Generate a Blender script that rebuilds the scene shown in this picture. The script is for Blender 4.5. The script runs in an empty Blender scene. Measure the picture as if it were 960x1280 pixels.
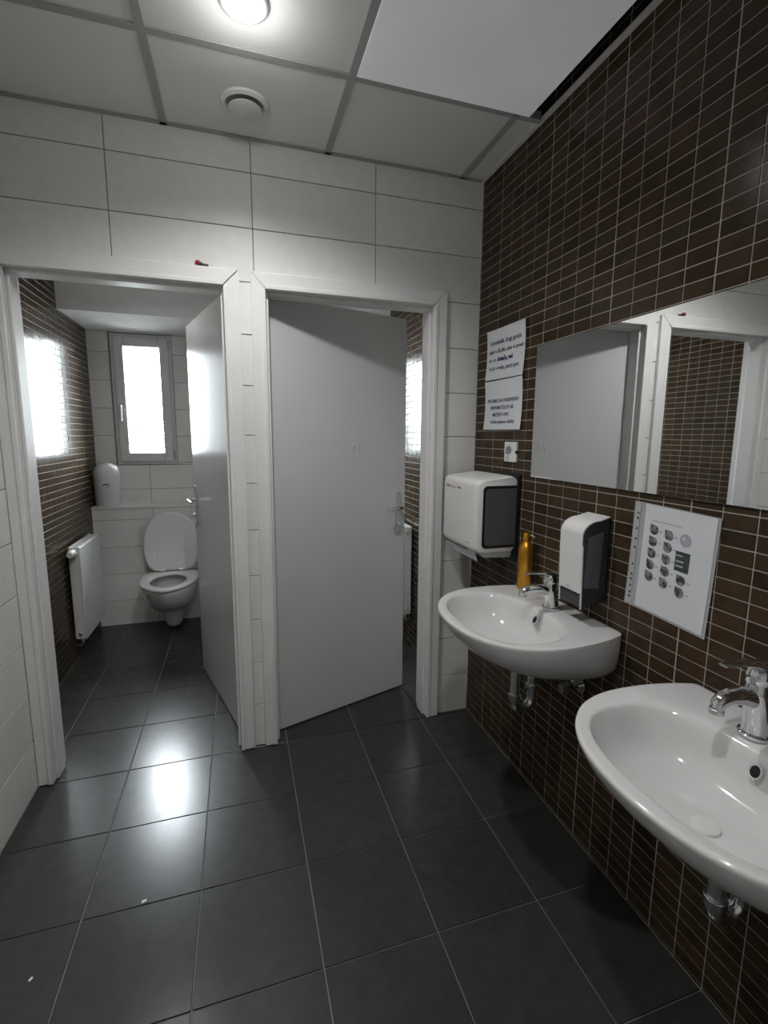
import bpy, bmesh, math, random
from mathutils import Matrix, Vector
random.seed(7)
PI = math.pi
S = bpy.context.scene
COL = S.collection

# ------------------------------------------------------------------ camera
CAM = (-1.0863, -2.0619, 1.4013); YAW, PITCH, ROLL, FOC = 0.29988, -0.14612, 0.00727, 592.747
CX, CY = 481.669, 632.139
cy_, sy_ = math.cos(YAW), math.sin(YAW); cp_, sp_ = math.cos(PITCH), math.sin(PITCH)
FWD = Vector((sy_*cp_, cy_*cp_, sp_)); RGT = Vector((cy_, -sy_, 0)); UPV = RGT.cross(FWD)
RR = math.cos(ROLL)*RGT + math.sin(ROLL)*UPV; UU = -math.sin(ROLL)*RGT + math.cos(ROLL)*UPV
cam = bpy.data.cameras.new('camera'); camo = bpy.data.objects.new('camera', cam); COL.objects.link(camo)
camo.matrix_world = Matrix.Translation(CAM) @ Matrix((RR, UU, -FWD)).transposed().to_4x4()
cam.sensor_fit = 'HORIZONTAL'; cam.sensor_width = 36; cam.lens = 36*FOC/960
cam.shift_x = (480-CX)/960; cam.shift_y = (CY-640)/960
cam.clip_start = .02
S.camera = camo

def pix(p):                      # where a point falls in the 960x1280 frame (only to rank tiles by size)
    q = Vector(p)-Vector(CAM); z = q.dot(FWD)
    if z < .05: return None
    return CX+FOC*q.dot(RR)/z, CY-FOC*q.dot(UU)/z, z

# ------------------------------------------------------------------ world, exposure, lights
S.view_settings.view_transform = 'Standard'; S.view_settings.look = 'None'
S.view_settings.exposure = 0.0; S.view_settings.gamma = 1; S.view_settings.use_curve_mapping = False
W = bpy.data.worlds.new('overcast_sky'); S.world = W; W.use_nodes = True
bg = W.node_tree.nodes['Background']; bg.inputs[0].default_value = (.90, .95, 1.0, 1); bg.inputs[1].default_value = 78.0
S.cycles.max_bounces = 12; S.cycles.diffuse_bounces = 6; S.cycles.glossy_bounces = 6; S.cycles.transparent_max_bounces = 12
S.cycles.sample_clamp_indirect = 6
LAMP_W = 42.0                    # the downlight over the room
LAMP2_W = 33.0                   # an unseen twin further back, added to raise the brightness
STALL_FILL_W = 14.0                   # unseen lamps added to brighten the stalls, above the door heads

# ------------------------------------------------------------------ materials
def nodes(name):
    m = bpy.data.materials.new(name); m.use_nodes = True
    nt = m.node_tree; b = nt.nodes['Principled BSDF']
    return m, nt, b
def mat(name, c, rough=.5, metal=0, var=.06, scale=8, bump=0, bscale=60, spec=.5, coat=0, rvar=0):
    m, nt, b = nodes(name)
    tc = nt.nodes.new('ShaderNodeTexCoord'); n = nt.nodes.new('ShaderNodeTexNoise')
    n.inputs['Scale'].default_value = scale; n.inputs['Detail'].default_value = 4
    nt.links.new(tc.outputs['Object'], n.inputs['Vector'])
    r = nt.nodes.new('ShaderNodeMapRange'); r.inputs[1].default_value = .3; r.inputs[2].default_value = .7
    r.inputs[3].default_value = 1-var; r.inputs[4].default_value = 1+var
    nt.links.new(n.outputs['Fac'], r.inputs[0])
    mx = nt.nodes.new('ShaderNodeVectorMath'); mx.operation = 'SCALE'; mx.inputs[0].default_value = c
    nt.links.new(r.outputs[0], mx.inputs['Scale']); nt.links.new(mx.outputs[0], b.inputs['Base Color'])
    b.inputs['Roughness'].default_value = rough; b.inputs['Metallic'].default_value = metal
    b.inputs['Specular IOR Level'].default_value = spec; b.inputs['Coat Weight'].default_value = coat
    if rvar:
        r2 = nt.nodes.new('ShaderNodeMapRange'); r2.inputs[1].default_value = .3; r2.inputs[2].default_value = .7
        r2.inputs[3].default_value = rough-rvar; r2.inputs[4].default_value = rough+rvar
        nt.links.new(n.outputs['Fac'], r2.inputs[0]); nt.links.new(r2.outputs[0], b.inputs['Roughness'])
    if bump:
        n2 = nt.nodes.new('ShaderNodeTexNoise'); n2.inputs['Scale'].default_value = bscale
        nt.links.new(tc.outputs['Object'], n2.inputs['Vector'])
        bp = nt.nodes.new('ShaderNodeBump'); bp.inputs['Strength'].default_value = bump; bp.inputs['Distance'].default_value = .002
        nt.links.new(n2.outputs['Fac'], bp.inputs['Height']); nt.links.new(bp.outputs[0], b.inputs['Normal'])
    return m
def tile_mat(name, stops, rough, island, wob=.0, mott=.15, spec=.5):
    """tile glaze: each piece its own tone (per object, or per island when joined)"""
    m, nt, b = nodes(name)
    if island:
        g = nt.nodes.new('ShaderNodeNewGeometry'); src = g.outputs['Random Per Island']
    else:
        g = nt.nodes.new('ShaderNodeObjectInfo'); src = g.outputs['Random']
    cr = nt.nodes.new('ShaderNodeValToRGB'); e = cr.color_ramp.elements
    for i, (p, c) in enumerate(stops):
        el = e[i] if i < 2 else e.new(p)
        el.position = p; el.color = (*c, 1)
    nt.links.new(src, cr.inputs[0])
    tc = nt.nodes.new('ShaderNodeNewGeometry'); n = nt.nodes.new('ShaderNodeTexNoise'); n.inputs['Scale'].default_value = 22
    n.inputs['Detail'].default_value = 5
    nt.links.new(tc.outputs['Position'], n.inputs['Vector'])
    r = nt.nodes.new('ShaderNodeMapRange'); r.inputs[1].default_value = .3; r.inputs[2].default_value = .7
    r.inputs[3].default_value = 1-mott; r.inputs[4].default_value = 1+mott
    nt.links.new(n.outputs['Fac'], r.inputs[0])
    mx = nt.nodes.new('ShaderNodeVectorMath'); mx.operation = 'SCALE'
    nt.links.new(cr.outputs[0], mx.inputs[0]); nt.links.new(r.outputs[0], mx.inputs['Scale'])
    nt.links.new(mx.outputs[0], b.inputs['Base Color'])
    b.inputs['Roughness'].default_value = rough; b.inputs['Specular IOR Level'].default_value = spec
    if wob:
        n2 = nt.nodes.new('ShaderNodeTexNoise'); n2.inputs['Scale'].default_value = 30; n2.inputs['Detail'].default_value = 2
        nt.links.new(tc.outputs['Position'], n2.inputs['Vector'])
        bp = nt.nodes.new('ShaderNodeBump'); bp.inputs['Strength'].default_value = wob; bp.inputs['Distance'].default_value = .003
        nt.links.new(n2.outputs['Fac'], bp.inputs['Height']); nt.links.new(bp.outputs[0], b.inputs['Normal'])
    return m
def emit(name, c, s):
    m, nt, b = nodes(name)
    b.inputs['Base Color'].default_value = (.8, .8, .8, 1)
    b.inputs['Emission Color'].default_value = (*c, 1); b.inputs['Emission Strength'].default_value = s
    n = nt.nodes.new('ShaderNodeTexNoise'); n.inputs['Scale'].default_value = 2.2
    r = nt.nodes.new('ShaderNodeMapRange'); r.inputs[3].default_value = s*.75; r.inputs[4].default_value = s*1.25
    nt.links.new(n.outputs['Fac'], r.inputs[0]); nt.links.new(r.outputs[0], b.inputs['Emission Strength'])
    return m
WT = [(0, (.73, .725, .70)), (1, (.78, .775, .75))]
MOS = [(0, (.036, .024, .014)), (.45, (.054, .035, .019)), (.8, (.049, .036, .021)), (1, (.062, .035, .022))]
M = {
 'white_tile': tile_mat('white_wall_tile', WT, .42, False, .03, .03, .35),
 'white_tile_i': tile_mat('white_wall_tile_joined', WT, .28, True, .03, .03),
 'white_grout': mat('grey_grout', (.27, .26, .235), .9, var=.2, scale=14),
 'floor_tile': tile_mat('dark_grey_floor_tile', [(0, (.038, .0385, .0365)), (1, (.045, .0455, .0435))], .235, False, .05, .12, .40),
 'floor_grout': mat('floor_grout', (.16, .16, .155), .8, var=.2, scale=9),
 'mosaic': tile_mat('brown_mosaic', MOS, .19, False, .06, .22, .13),
 'mosaic_i': tile_mat('brown_mosaic_joined', MOS, .19, True, .06, .22, .13),
 'mosaic_grout': mat('mosaic_grout', (.42, .40, .36), .85, var=.15, scale=6),
 'plaster': mat('white_plaster', (.80, .80, .79), .9, var=.03),
 'panel': mat('ceiling_panel', (.80, .80, .79), .95, var=.03, scale=3, bump=.3, bscale=400),
 'tbar': mat('ceiling_grid_metal', (.40, .40, .395), .6, var=.03),
 'door_frame': mat('white_door_frame_paint', (.78, .78, .77), .38, var=.02),
 'door_leaf': mat('pale_grey_door_laminate', (.63, .63, .63), .20, var=.03, scale=3, bump=.03, bscale=250, spec=.25),
 'dark_gap': mat('dark_joint', (.03, .03, .03), .8),
 'chrome': mat('chrome', (.78, .79, .80), .10, metal=1, var=.03),
 'chrome_dull': mat('satin_metal', (.74, .74, .745), .34, metal=1, var=.08, scale=30),
 'steel_dark': mat('dark_hinge_metal', (.25, .25, .25), .35, metal=1),
 'ceramic': mat('white_ceramic', (.68, .68, .675), .09, var=.015, coat=.3),
 'seat': mat('white_seat_plastic', (.72, .72, .715), .22, var=.015),
 'plastic': mat('white_plastic', (.70, .70, .69), .35, var=.02),
 'plastic_grey': mat('light_grey_plastic', (.45, .46, .47), .35, var=.04),
 'black': mat('black_plastic', (.012, .012, .013), .3, var=.1),
 'smoke': mat('smoked_plastic', (.035, .036, .038), .22, var=.25, scale=5),
 'smoke_grey': mat('smoked_grey_window', (.095, .10, .11), .30, var=.15, scale=4),
 'radiator': mat('white_radiator_enamel', (.70, .70, .69), .32, var=.015),
 'paper': mat('white_paper', (.66, .675, .70), .75, var=.03, scale=5),
 'sleeve': mat('plastic_sleeve', (.40, .405, .42), .25, var=.06),
 'ink': mat('blue_black_ink', (.10, .10, .15), .8, var=.3, scale=60),
 'ink_bold': mat('bold_blue_ink', (.045, .04, .12), .8, var=.2, scale=60),
 'ink_grey': mat('grey_ink', (.24, .24, .26), .8, var=.25, scale=60),
 'ink_green': mat('dark_green_print', (.035, .06, .05), .7, var=.3, scale=30),
 'ink_lilac': mat('lilac_print', (.40, .39, .47), .8, var=.1),
 'ink_red': mat('red_print', (.42, .10, .10), .7),
 'amber': mat('amber_metal', (.62, .30, .035), .28, metal=.85, var=.12, scale=20),
 'red': mat('red_plastic', (.35, .015, .03), .35),
 'residue': mat('glue_residue', (.66, .66, .66), .6, var=.05),
 'residue_d': mat('glue_residue_dark', (.45, .45, .45), .6, var=.05),
 'foliage': mat('green_leaves', (.06, .12, .045), .6, var=.5, scale=2),
 'bark': mat('bark', (.12, .08, .05), .9, var=.3, scale=10, bump=.5),
 'paving': mat('grey_paving', (.10, .10, .095), .9, var=.4, scale=1),
 'led': emit('lamp_diffuser', (1, .98, .95), 9),
 'light_panel': emit('frosted_light_panel', (.92, .94, 1.0), .13),
}
def photo_mat(name, a, b_, sc):
    m, nt, b = nodes(name); tc = nt.nodes.new('ShaderNodeNewGeometry'); n = nt.nodes.new('ShaderNodeTexNoise')
    n.inputs['Scale'].default_value = sc; n.inputs['Detail'].default_value = 3; nt.links.new(tc.outputs['Position'], n.inputs['Vector'])
    cr = nt.nodes.new('ShaderNodeValToRGB'); cr.color_ramp.elements[0].position = .42; cr.color_ramp.elements[1].position = .60
    cr.color_ramp.elements[0].color = (*a, 1); cr.color_ramp.elements[1].color = (*b_, 1)
    nt.links.new(n.outputs['Fac'], cr.inputs[0]); nt.links.new(cr.outputs[0], b.inputs['Base Color']); b.inputs['Roughness'].default_value = .7
    return m
M['photo'] = photo_mat('grey_photo_print', (.035, .033, .04), (.26, .25, .25), 75)
def glass_mat():
    m, nt, b = nodes('window_glass'); nt.nodes.remove(b); out = nt.nodes['Material Output']
    t = nt.nodes.new('ShaderNodeBsdfTransparent'); t.inputs[0].default_value = (.96, .98, .98, 1)
    g = nt.nodes.new('ShaderNodeBsdfGlossy'); g.inputs['Roughness'].default_value = .02
    f = nt.nodes.new('ShaderNodeFresnel'); f.inputs[0].default_value = 1.3
    mx = nt.nodes.new('ShaderNodeMixShader'); nt.links.new(f.outputs[0], mx.inputs[0]); nt.links.new(t.outputs[0], mx.inputs[1])
    nt.links.new(g.outputs[0], mx.inputs[2]); nt.links.new(mx.outputs[0], out.inputs[0]); return m
M['glass'] = glass_mat()
M['mirror'] = mat('mirror_silver', (.86, .87, .87), .012, metal=1, var=.0)

# ------------------------------------------------------------------ helpers
def obj(name, bm, m, parent=None, smooth=False, bevel=0, subsurf=0, seg=2, angle=None):
    me = bpy.data.meshes.new(name)
    bmesh.ops.recalc_face_normals(bm, faces=bm.faces[:])
    bm.to_mesh(me); bm.free()
    me.materials.append(m)
    o = bpy.data.objects.new(name, me); COL.objects.link(o)
    if parent: o.parent = parent
    if bevel:
        b = o.modifiers.new('bevel', 'BEVEL'); b.width = bevel; b.segments = seg; b.limit_method = 'ANGLE'; b.angle_limit = math.radians(40)
    if subsurf:
        s = o.modifiers.new('subdivision', 'SUBSURF'); s.levels = subsurf; s.render_levels = subsurf
    if smooth or bevel:
        for p in me.polygons: p.use_smooth = True
        if angle or bevel:
            me.set_sharp_from_angle(angle=math.radians(angle or 40))
    return o
def thing(name, label, cat, loc=(0, 0, 0), rotz=0, group=None):
    o = bpy.data.objects.new(name, None); COL.objects.link(o); o.empty_display_size = .05
    o.location = loc; o.rotation_euler = (0, 0, rotz); tag(o, label, cat, group); return o
def tag(o, label, cat, group=None):
    o['label'] = label; o['category'] = cat
    if group: o['group'] = group
    return o
def struct(o, label=None, cat=None):
    o['kind'] = 'structure'
    if label: o['label'] = label
    if cat: o['category'] = cat
    return o
def stuff(o): o['kind'] = 'stuff'; return o
def box(bm, a, b, mtx=None):
    c = [(a[i]+b[i])/2 for i in range(3)]; s = [abs(b[i]-a[i]) for i in range(3)]
    mm = Matrix.Translation(c) @ Matrix.Diagonal((*s, 1))
    if mtx: mm = mtx @ mm
    bmesh.ops.create_cube(bm, size=1, matrix=mm); return bm
def B(*ab, mtx=None):
    bm = bmesh.new()
    for a, b in ab: box(bm, a, b, mtx)
    return bm
def frame_to(p, q):
    d = (Vector(q)-Vector(p)); return Matrix.Translation(p) @ d.to_track_quat('Z', 'Y').to_matrix().to_4x4(), d.length
def cyl(bm, p, q, r1, r2=None, n=24, caps=True):
    m, L = frame_to(p, q); r2 = r1 if r2 is None else r2
    bmesh.ops.create_cone(bm, cap_ends=caps, cap_tris=False, segments=n, radius1=r1, radius2=r2, depth=L, matrix=m @ Matrix.Translation((0, 0, L/2))); return bm
def lathe(bm, prof, n=40, mtx=None):
    mtx = mtx or Matrix(); rings = []
    for r, z in prof:
        if r < 1e-5: rings.append([bm.verts.new(mtx @ Vector((0, 0, z)))])
        else: rings.append([bm.verts.new(mtx @ Vector((r*math.cos(2*PI*k/n), r*math.sin(2*PI*k/n), z))) for k in range(n)])
    for a, b in zip(rings, rings[1:]):
        for k in range(n):
            if len(a) == 1 and len(b) == 1: continue
            if len(a) == 1: bm.faces.new((a[0], b[k], b[(k+1) % n]))
            elif len(b) == 1: bm.faces.new((a[k], a[(k+1) % n], b[0]))
            else: bm.faces.new((a[k], a[(k+1) % n], b[(k+1) % n], b[k]))
    return bm
def tube(bm, pts, rad, n=14):
    """round tube through points; rad a number or one per point"""
    pts = [Vector(p) for p in pts]; rads = rad if isinstance(rad, (list, tuple)) else [rad]*len(pts)
    rings = []; up = Vector((0, 0, 1))
    for i, p in enumerate(pts):
        d = (pts[min(i+1, len(pts)-1)]-pts[max(i-1, 0)]).normalized()
        if i == 0:
            up = Vector((0, 0, 1)) if abs(d.z) < .9 else Vector((1, 0, 0))
        u = (up-d*up.dot(d)).normalized(); v = d.cross(u); up = u
        rings.append([bm.verts.new(p+rads[i]*(math.cos(2*PI*k/n)*u+math.sin(2*PI*k/n)*v)) for k in range(n)])
    for a, b in zip(rings, rings[1:]):
        for k in range(n): bm.faces.new((a[k], a[(k+1) % n], b[(k+1) % n], b[k]))
    bm.faces.new(rings[0][::-1]); bm.faces.new(rings[-1]); return bm
def arc(c, r, a0, a1, ux, uy, n=10):
    c = Vector(c); ux = Vector(ux); uy = Vector(uy)
    return [c+r*(math.cos(a0+(a1-a0)*k/n)*ux+math.sin(a0+(a1-a0)*k/n)*uy) for k in range(n+1)]
def loft(bm, loops, cap0=True, cap1=True):
    rings = [[bm.verts.new(p) for p in L] for L in loops]; n = len(rings[0])
    for a, b in zip(rings, rings[1:]):
        for k in range(n): bm.faces.new((a[k], a[(k+1) % n], b[(k+1) % n], b[k]))
    if cap0: bm.faces.new(rings[0][::-1])
    if cap1: bm.faces.new(rings[-1])
    return bm
def prism(bm, poly, f, lo, hi):
    a = [bm.verts.new(f(u, v, lo)) for u, v in poly]; b = [bm.verts.new(f(u, v, hi)) for u, v in poly]; n = len(poly)
    for k in range(n): bm.faces.new((a[k], a[(k+1) % n], b[(k+1) % n], b[k]))
    bm.faces.new(a[::-1]); bm.faces.new(b); return bm
XZ = lambda u, v, w: (u, w, v)          # polygon in x,z pushed along y
YZ = lambda u, v, w: (w, u, v)          # polygon in y,z pushed along x
def rrect(u0, u1, v0, v1, r, n=6):
    out = []
    for cx, cy, a in ((u1-r, v1-r, 0), (u0+r, v1-r, PI/2), (u0+r, v0+r, PI), (u1-r, v0+r, 1.5*PI)):
        out += [(cx+r*math.cos(a+PI/2*k/n), cy+r*math.sin(a+PI/2*k/n)) for k in range(n+1)]
    return out
def resample(poly, N):
    P = [Vector(p) for p in poly]; P.append(P[0]); L = [0]
    for a, b in zip(P, P[1:]): L.append(L[-1]+(b-a).length)
    out = []; j = 0
    for k in range(N):
        s = L[-1]*k/N
        while L[j+1] < s: j += 1
        t = (s-L[j])/max(1e-9, L[j+1]-L[j]); out.append(P[j].lerp(P[j+1], t))
    return out
def interp(x, tab):
    for (a, u), (b, v) in zip(tab, tab[1:]):
        if a <= x <= b: return u+(v-u)*(x-a)/(b-a)
    return tab[-1][1]
def smooth_tab(tab, n):                 # Catmull-Rom through the table
    out = []
    for i in range(len(tab)-1):
        p0 = Vector(tab[max(i-1, 0)]); p1 = Vector(tab[i]); p2 = Vector(tab[i+1]); p3 = Vector(tab[min(i+2, len(tab)-1)])
        for k in range(n):
            t = k/n; out.append(.5*((2*p1)+(p2-p0)*t+(2*p0-5*p1+4*p2-p3)*t*t+(3*p1-p0-3*p2+p3)*t*t*t))
    out.append(Vector(tab[-1])); return out

# tiles ------------------------------------------------------------
TM = {}
def tile_mesh(w, h, t, b, m, name):
    key = (round(w, 4), round(h, 4), t, b, m.name)
    if key in TM: return TM[key]
    bm = bmesh.new(); tile_geo(bm, w, h, t, b, Matrix())
    me = bpy.data.meshes.new(name); bm.to_mesh(me); bm.free(); me.materials.append(m); TM[key] = me; return me
def tile_geo(bm, w, h, t, b, mtx):
    def ring(x, y, z): return [bm.verts.new(mtx @ Vector(p)) for p in ((-x, -y, z), (x, -y, z), (x, y, z), (-x, y, z))]
    b = min(b, w*.3, h*.3)
    r0 = ring(w/2, h/2, 0); r1 = ring(w/2, h/2, t-b); r2 = ring(w/2-b, h/2-b, t)
    for a, c in ((r0, r1), (r1, r2)):
        for k in range(4): bm.faces.new((a[k], a[(k+1) % 4], c[(k+1) % 4], c[k]))
    bm.faces.new(r2)
def subtract(rects, h):
    out = []
    for a0, a1, b0, b1 in rects:
        x0, x1, y0, y1 = max(a0, h[0]), min(a1, h[1]), max(b0, h[2]), min(b1, h[3])
        if x0 >= x1-1e-6 or y0 >= y1-1e-6: out.append((a0, a1, b0, b1)); continue
        if b0 < y0-1e-6: out.append((a0, a1, b0, y0))
        if y1 < b1-1e-6: out.append((a0, a1, y1, b1))
        if a0 < x0-1e-6: out.append((a0, x0, y0, y1))
        if x1 < a1-1e-6: out.append((x1, a1, y0, y1))
    return out
def tiling(parent, O, U, V, us, vs, m, mi, gapu=.003, gapv=.003, t=.003, b=.001, holes=(), keep=None, name='tile', wide=None, occl=(), tilt=0):
    """tiles on plane O + u U + v V (normal U x V); keep = how many of the largest-seen become parts (None: all)"""
    O = Vector(O); U = Vector(U); V = Vector(V); Nn = U.cross(V)
    cells = []
    for iu, (u0, u1) in enumerate(zip(us, us[1:])):
        for v0, v1 in zip(vs, vs[1:]):
            rs = [(u0, u1, v0, v1)]
            for h in holes: rs = subtract(rs, h)
            for r in rs:
                g0 = gapu/2 if not (wide and wide(r[0])) else gapu*.72
                g1 = gapu/2 if not (wide and wide(r[1])) else gapu*.72
                a0, a1, b0, b1 = r[0]+g0, r[1]-g1, r[2]+gapv/2, r[3]-gapv/2
                if a1-a0 > .004 and b1-b0 > .004: cells.append((a0, a1, b0, b1))
    def mtx(c):
        mm = Matrix((U, V, Nn)).transposed().to_4x4(); mm.translation = O+U*(c[0]+c[1])/2+V*(c[2]+c[3])/2-Nn*t
        if tilt: mm = mm @ Matrix.Rotation(random.gauss(0, tilt), 4, 'X') @ Matrix.Rotation(random.gauss(0, tilt), 4, 'Y')
        return mm
    parts = cells; rest = []
    if keep is not None:
        def area(c):
            cu, cv = (c[0]+c[1])/2, (c[2]+c[3])/2
            for q in occl:
                if q[0] < cu < q[1] and q[2] < cv < q[3]: return 0
            ps = [pix(O+U*c[i]+V*c[j]) for i, j in ((0, 2), (1, 2), (1, 3), (0, 3))]
            if any(p is None or not (-5 < p[0] < 965 and -5 < p[1] < 1285) for p in ps): return 0
            return abs(sum(ps[k-1][0]*ps[k][1]-ps[k][0]*ps[k-1][1] for k in range(4)))/2
        order = sorted(cells, key=area, reverse=True)
        parts = [c for c in order[:keep] if area(c) > 0]; ps = set(parts); rest = [c for c in cells if c not in ps]
    for c in parts:
        o = bpy.data.objects.new(name, tile_mesh(c[1]-c[0], c[3]-c[2], t, b, m, name)); COL.objects.link(o)
        o.parent = parent; o.matrix_local = mtx(c)
    if rest:
        bm = bmesh.new()
        for c in rest: tile_geo(bm, c[1]-c[0], c[3]-c[2], t, b, mtx(c))
        me = bpy.data.meshes.new(name+'_field'); bm.to_mesh(me); bm.free(); me.materials.append(mi or m)
        o = bpy.data.objects.new(name+'_field', me); COL.objects.link(o); o.parent = parent; stuff(o)
def seq(lo, hi, start, step):
    out = [lo]; k = math.ceil((lo-start)/step-1e-6); x = start+k*step
    while x < hi-1e-4:
        if x > lo+1e-4: out.append(x)
        x += step
    out.append(hi); return out
FONT = None
def text(name, body, size, m, parent, mtx, align='CENTER', ext=.0002, bold=0, sx=1):
    c = bpy.data.curves.new(name, 'FONT'); c.body = body; c.size = size; c.align_x = align; c.align_y = 'CENTER'
    c.extrude = ext; c.offset = bold; c.resolution_u = 3; c.space_line = 1
    o = bpy.data.objects.new(name, c); COL.objects.link(o)
    bpy.context.view_layer.update()
    me = bpy.data.meshes.new_from_object(o.evaluated_get(bpy.context.evaluated_depsgraph_get()))
    bpy.data.objects.remove(o)
    me.materials.clear(); me.materials.append(m); me.name = name
    t = bpy.data.objects.new(name, me); COL.objects.link(t); t.parent = parent
    t.matrix_local = mtx @ Matrix.Diagonal((sx, 1, 1, 1)); return t
def wall_mtx(y, z, x=-.004, roll=0):     # flat print facing the room (-x) on the right wall; local X runs towards the camera
    mm = Matrix(((0, 0, -1), (-1, 0, 0), (0, 1, 0))).to_4x4(); mm.translation = (x, y, z)
    return mm @ Matrix.Rotation(roll, 4, 'Z')

# ------------------------------------------------------------------ dimensions
H = 2.517; XL = -1.90; YF = -3.3; XSL = -2.095; YB = 1.92; YBOX = 1.715; ZBOX = .885; ROOF = 2.85
D1 = (-1.845, -1.120); D2 = (-.960, -.232); DH = 1.975
WX0, WX1, WZ0, WZ1 = -1.955, -1.535, 1.172, 2.128
W2X0, W2X1 = -.72, -.30

# ------------------------------------------------------------------ the room shell
floor = struct(obj('floor', B(((-2.3, YF-.1, -.12), (.12, 2.15, -.0035))), M['floor_grout']))
fx = seq(XSL, 0, -1.573, .3278); fy = seq(YF, YB, -.0135, .3278)
tiling(floor, (0, 0, 0), (1, 0, 0), (0, 1, 0), fx, fy, M['floor_tile'], None, .004, .004, .0035, .0009,
       holes=[(XSL-.1, XL-.002, YF-.1, 0)], name='floor_tile', tilt=.0012)

wall_right = struct(obj('wall_right', B(((.0017, YF, -.01), (.12, 0.0, ROOF))), M['mosaic_grout']))
PY, PZ = .0828, .03935
my = seq(-2.45, 0, -.4965, PY); mz = seq(0, 2.72, .0105, PZ)
tiling(wall_right, (0, 0, 0), (0, -1, 0), (0, 0, 1), [-v for v in my[::-1]], mz, M['mosaic'], M['mosaic_i'], .0032, .0031, .0020, .0006,
       holes=[(.52, 1.70, 1.27, 1.71)], keep=300, name='mosaic_tile',
       wide=lambda u: abs(((u-.4965)/(PY*4)) - round((u-.4965)/(PY*4))) < .02,
       occl=[(.47, 1.8, 1.245, 1.74), (.09, .39, 1.43, 1.86), (.985, 1.235, .9, 1.22), (.79, .89, .87, 1.16), (.05, .41, .9, 1.26), (.45, 1.8, .3, .86)], tilt=.004)

wall_back = bmesh.new()
for a, b in (((XL-.35, .0035, 0), (D1[0]-.005, .11, ROOF)), ((D1[1]+.005, .0035, 0), (D2[0]-.005, .11, ROOF)), ((D2[1]+.005, .0035, 0), (.12, .11, ROOF)),
             ((D1[0]-.005, .0035, DH+.02), (D1[1]+.005, .11, ROOF)), ((D2[0]-.005, .0035, DH+.02), (D2[1]+.005, .11, ROOF))): box(wall_back, a, b)
wall_back = struct(obj('wall_back', wall_back, M['white_grout']))
bz = [.2*k for k in range(13)]+[H]
tiling(wall_back, (0, 0, 0), (1, 0, 0), (0, 0, 1), [XL, -1.503, -1.0015, -.5, 0], bz, M['white_tile'], None, .0035, .0035, .0035, .0009,
       holes=[(D1[0]-.004, D1[1]+.004, -.1, 2.0), (D2[0]-.004, D2[1]+.004, -.1, 2.0)], tilt=.0012)

wall_left = struct(obj('wall_left', B(((XL-.12, YF, 0), (XL-.0035, .0, ROOF))), M['white_grout']))
tiling(wall_left, (XL, 0, 0), (0, 1, 0), (0, 0, 1), seq(YF, 0, -.33, .5), bz, M['white_tile'], None, .0035, .0035, .0035, .0009, tilt=.0012)
wall_front = struct(obj('wall_front', B(((XL-.12, YF-.12, 0), (.12, YF-.0035, ROOF))), M['white_grout']))
tiling(wall_front, (0, YF, 0), (-1, 0, 0), (0, 0, 1), seq(0, 1.9, 0, .5), bz, M['white_tile'], None, .0035, .0035, .0035, .0009)

# ceiling: grid, panels, roof slab over the void
ceiling = struct(obj('ceiling', B(((-2.4, YF-.1, ROOF), (.2, 2.2, ROOF+.1))), M['plaster']))
tx = [XL, -1.304, -.703, -.112, 0]; ty = [YF, -3.432+.6, -2.232, -1.632, -1.032, -.432, 0]
for i, (x0, x1) in enumerate(zip(tx, tx[1:])):
    for j, (y0, y1) in enumerate(zip(ty, ty[1:])):
        if i >= 2 and j == len(ty)-3: continue                    # the light panel hangs here
        if i == 3 and j == len(ty)-4: pass
        obj('ceiling_panel', B(((x0+.004, y0+.004, H+.001), (x1-.004, y1-.004, H+.018))), M['panel'], ceiling)
for x in tx[1:-1]:
    segs = [(YF, 0)] if x < -.2 else [(YF, -1.045), (-.43, 0)]
    for a, b in segs: obj('grid_bar', B(((x-.012, a, H-.004), (x+.012, b, H)), ((x-.002, a, H), (x+.002, b, H+.03))), M['tbar'], ceiling)
for y in ty[1:-1]:
    for x0, x1 in zip(tx, tx[1:]):
        if y == -1.032 and x0 > -.71: continue
        obj('grid_bar', B(((x0+.012, y-.012, H-.004), (x1-.012, y+.012, H)), ((x0+.012, y-.002, H), (x1-.012, y+.002, H+.03))), M['tbar'], ceiling)
t1 = struct(obj('trim_1', B(((-.019, YF, H-.003), (-.0005, 0, H)), ((-.0035, YF, H), (-.0005, 0, H+.02))), M['door_frame']))
t2 = struct(obj('trim_2', B(((XL+.019, -.017, H-.004), (-.019, -.0005, H-.001))), M['tbar']))
t3 = struct(obj('trim_3', B(((XL+.0005, YF, H-.004), (XL+.019, -.017, H-.001))), M['tbar']))
# stall ceilings
obj('stall_ceiling', B(((-2.2, .11, H), (.05, 2.1, H+.05))), M['plaster'], ceiling)

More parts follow.
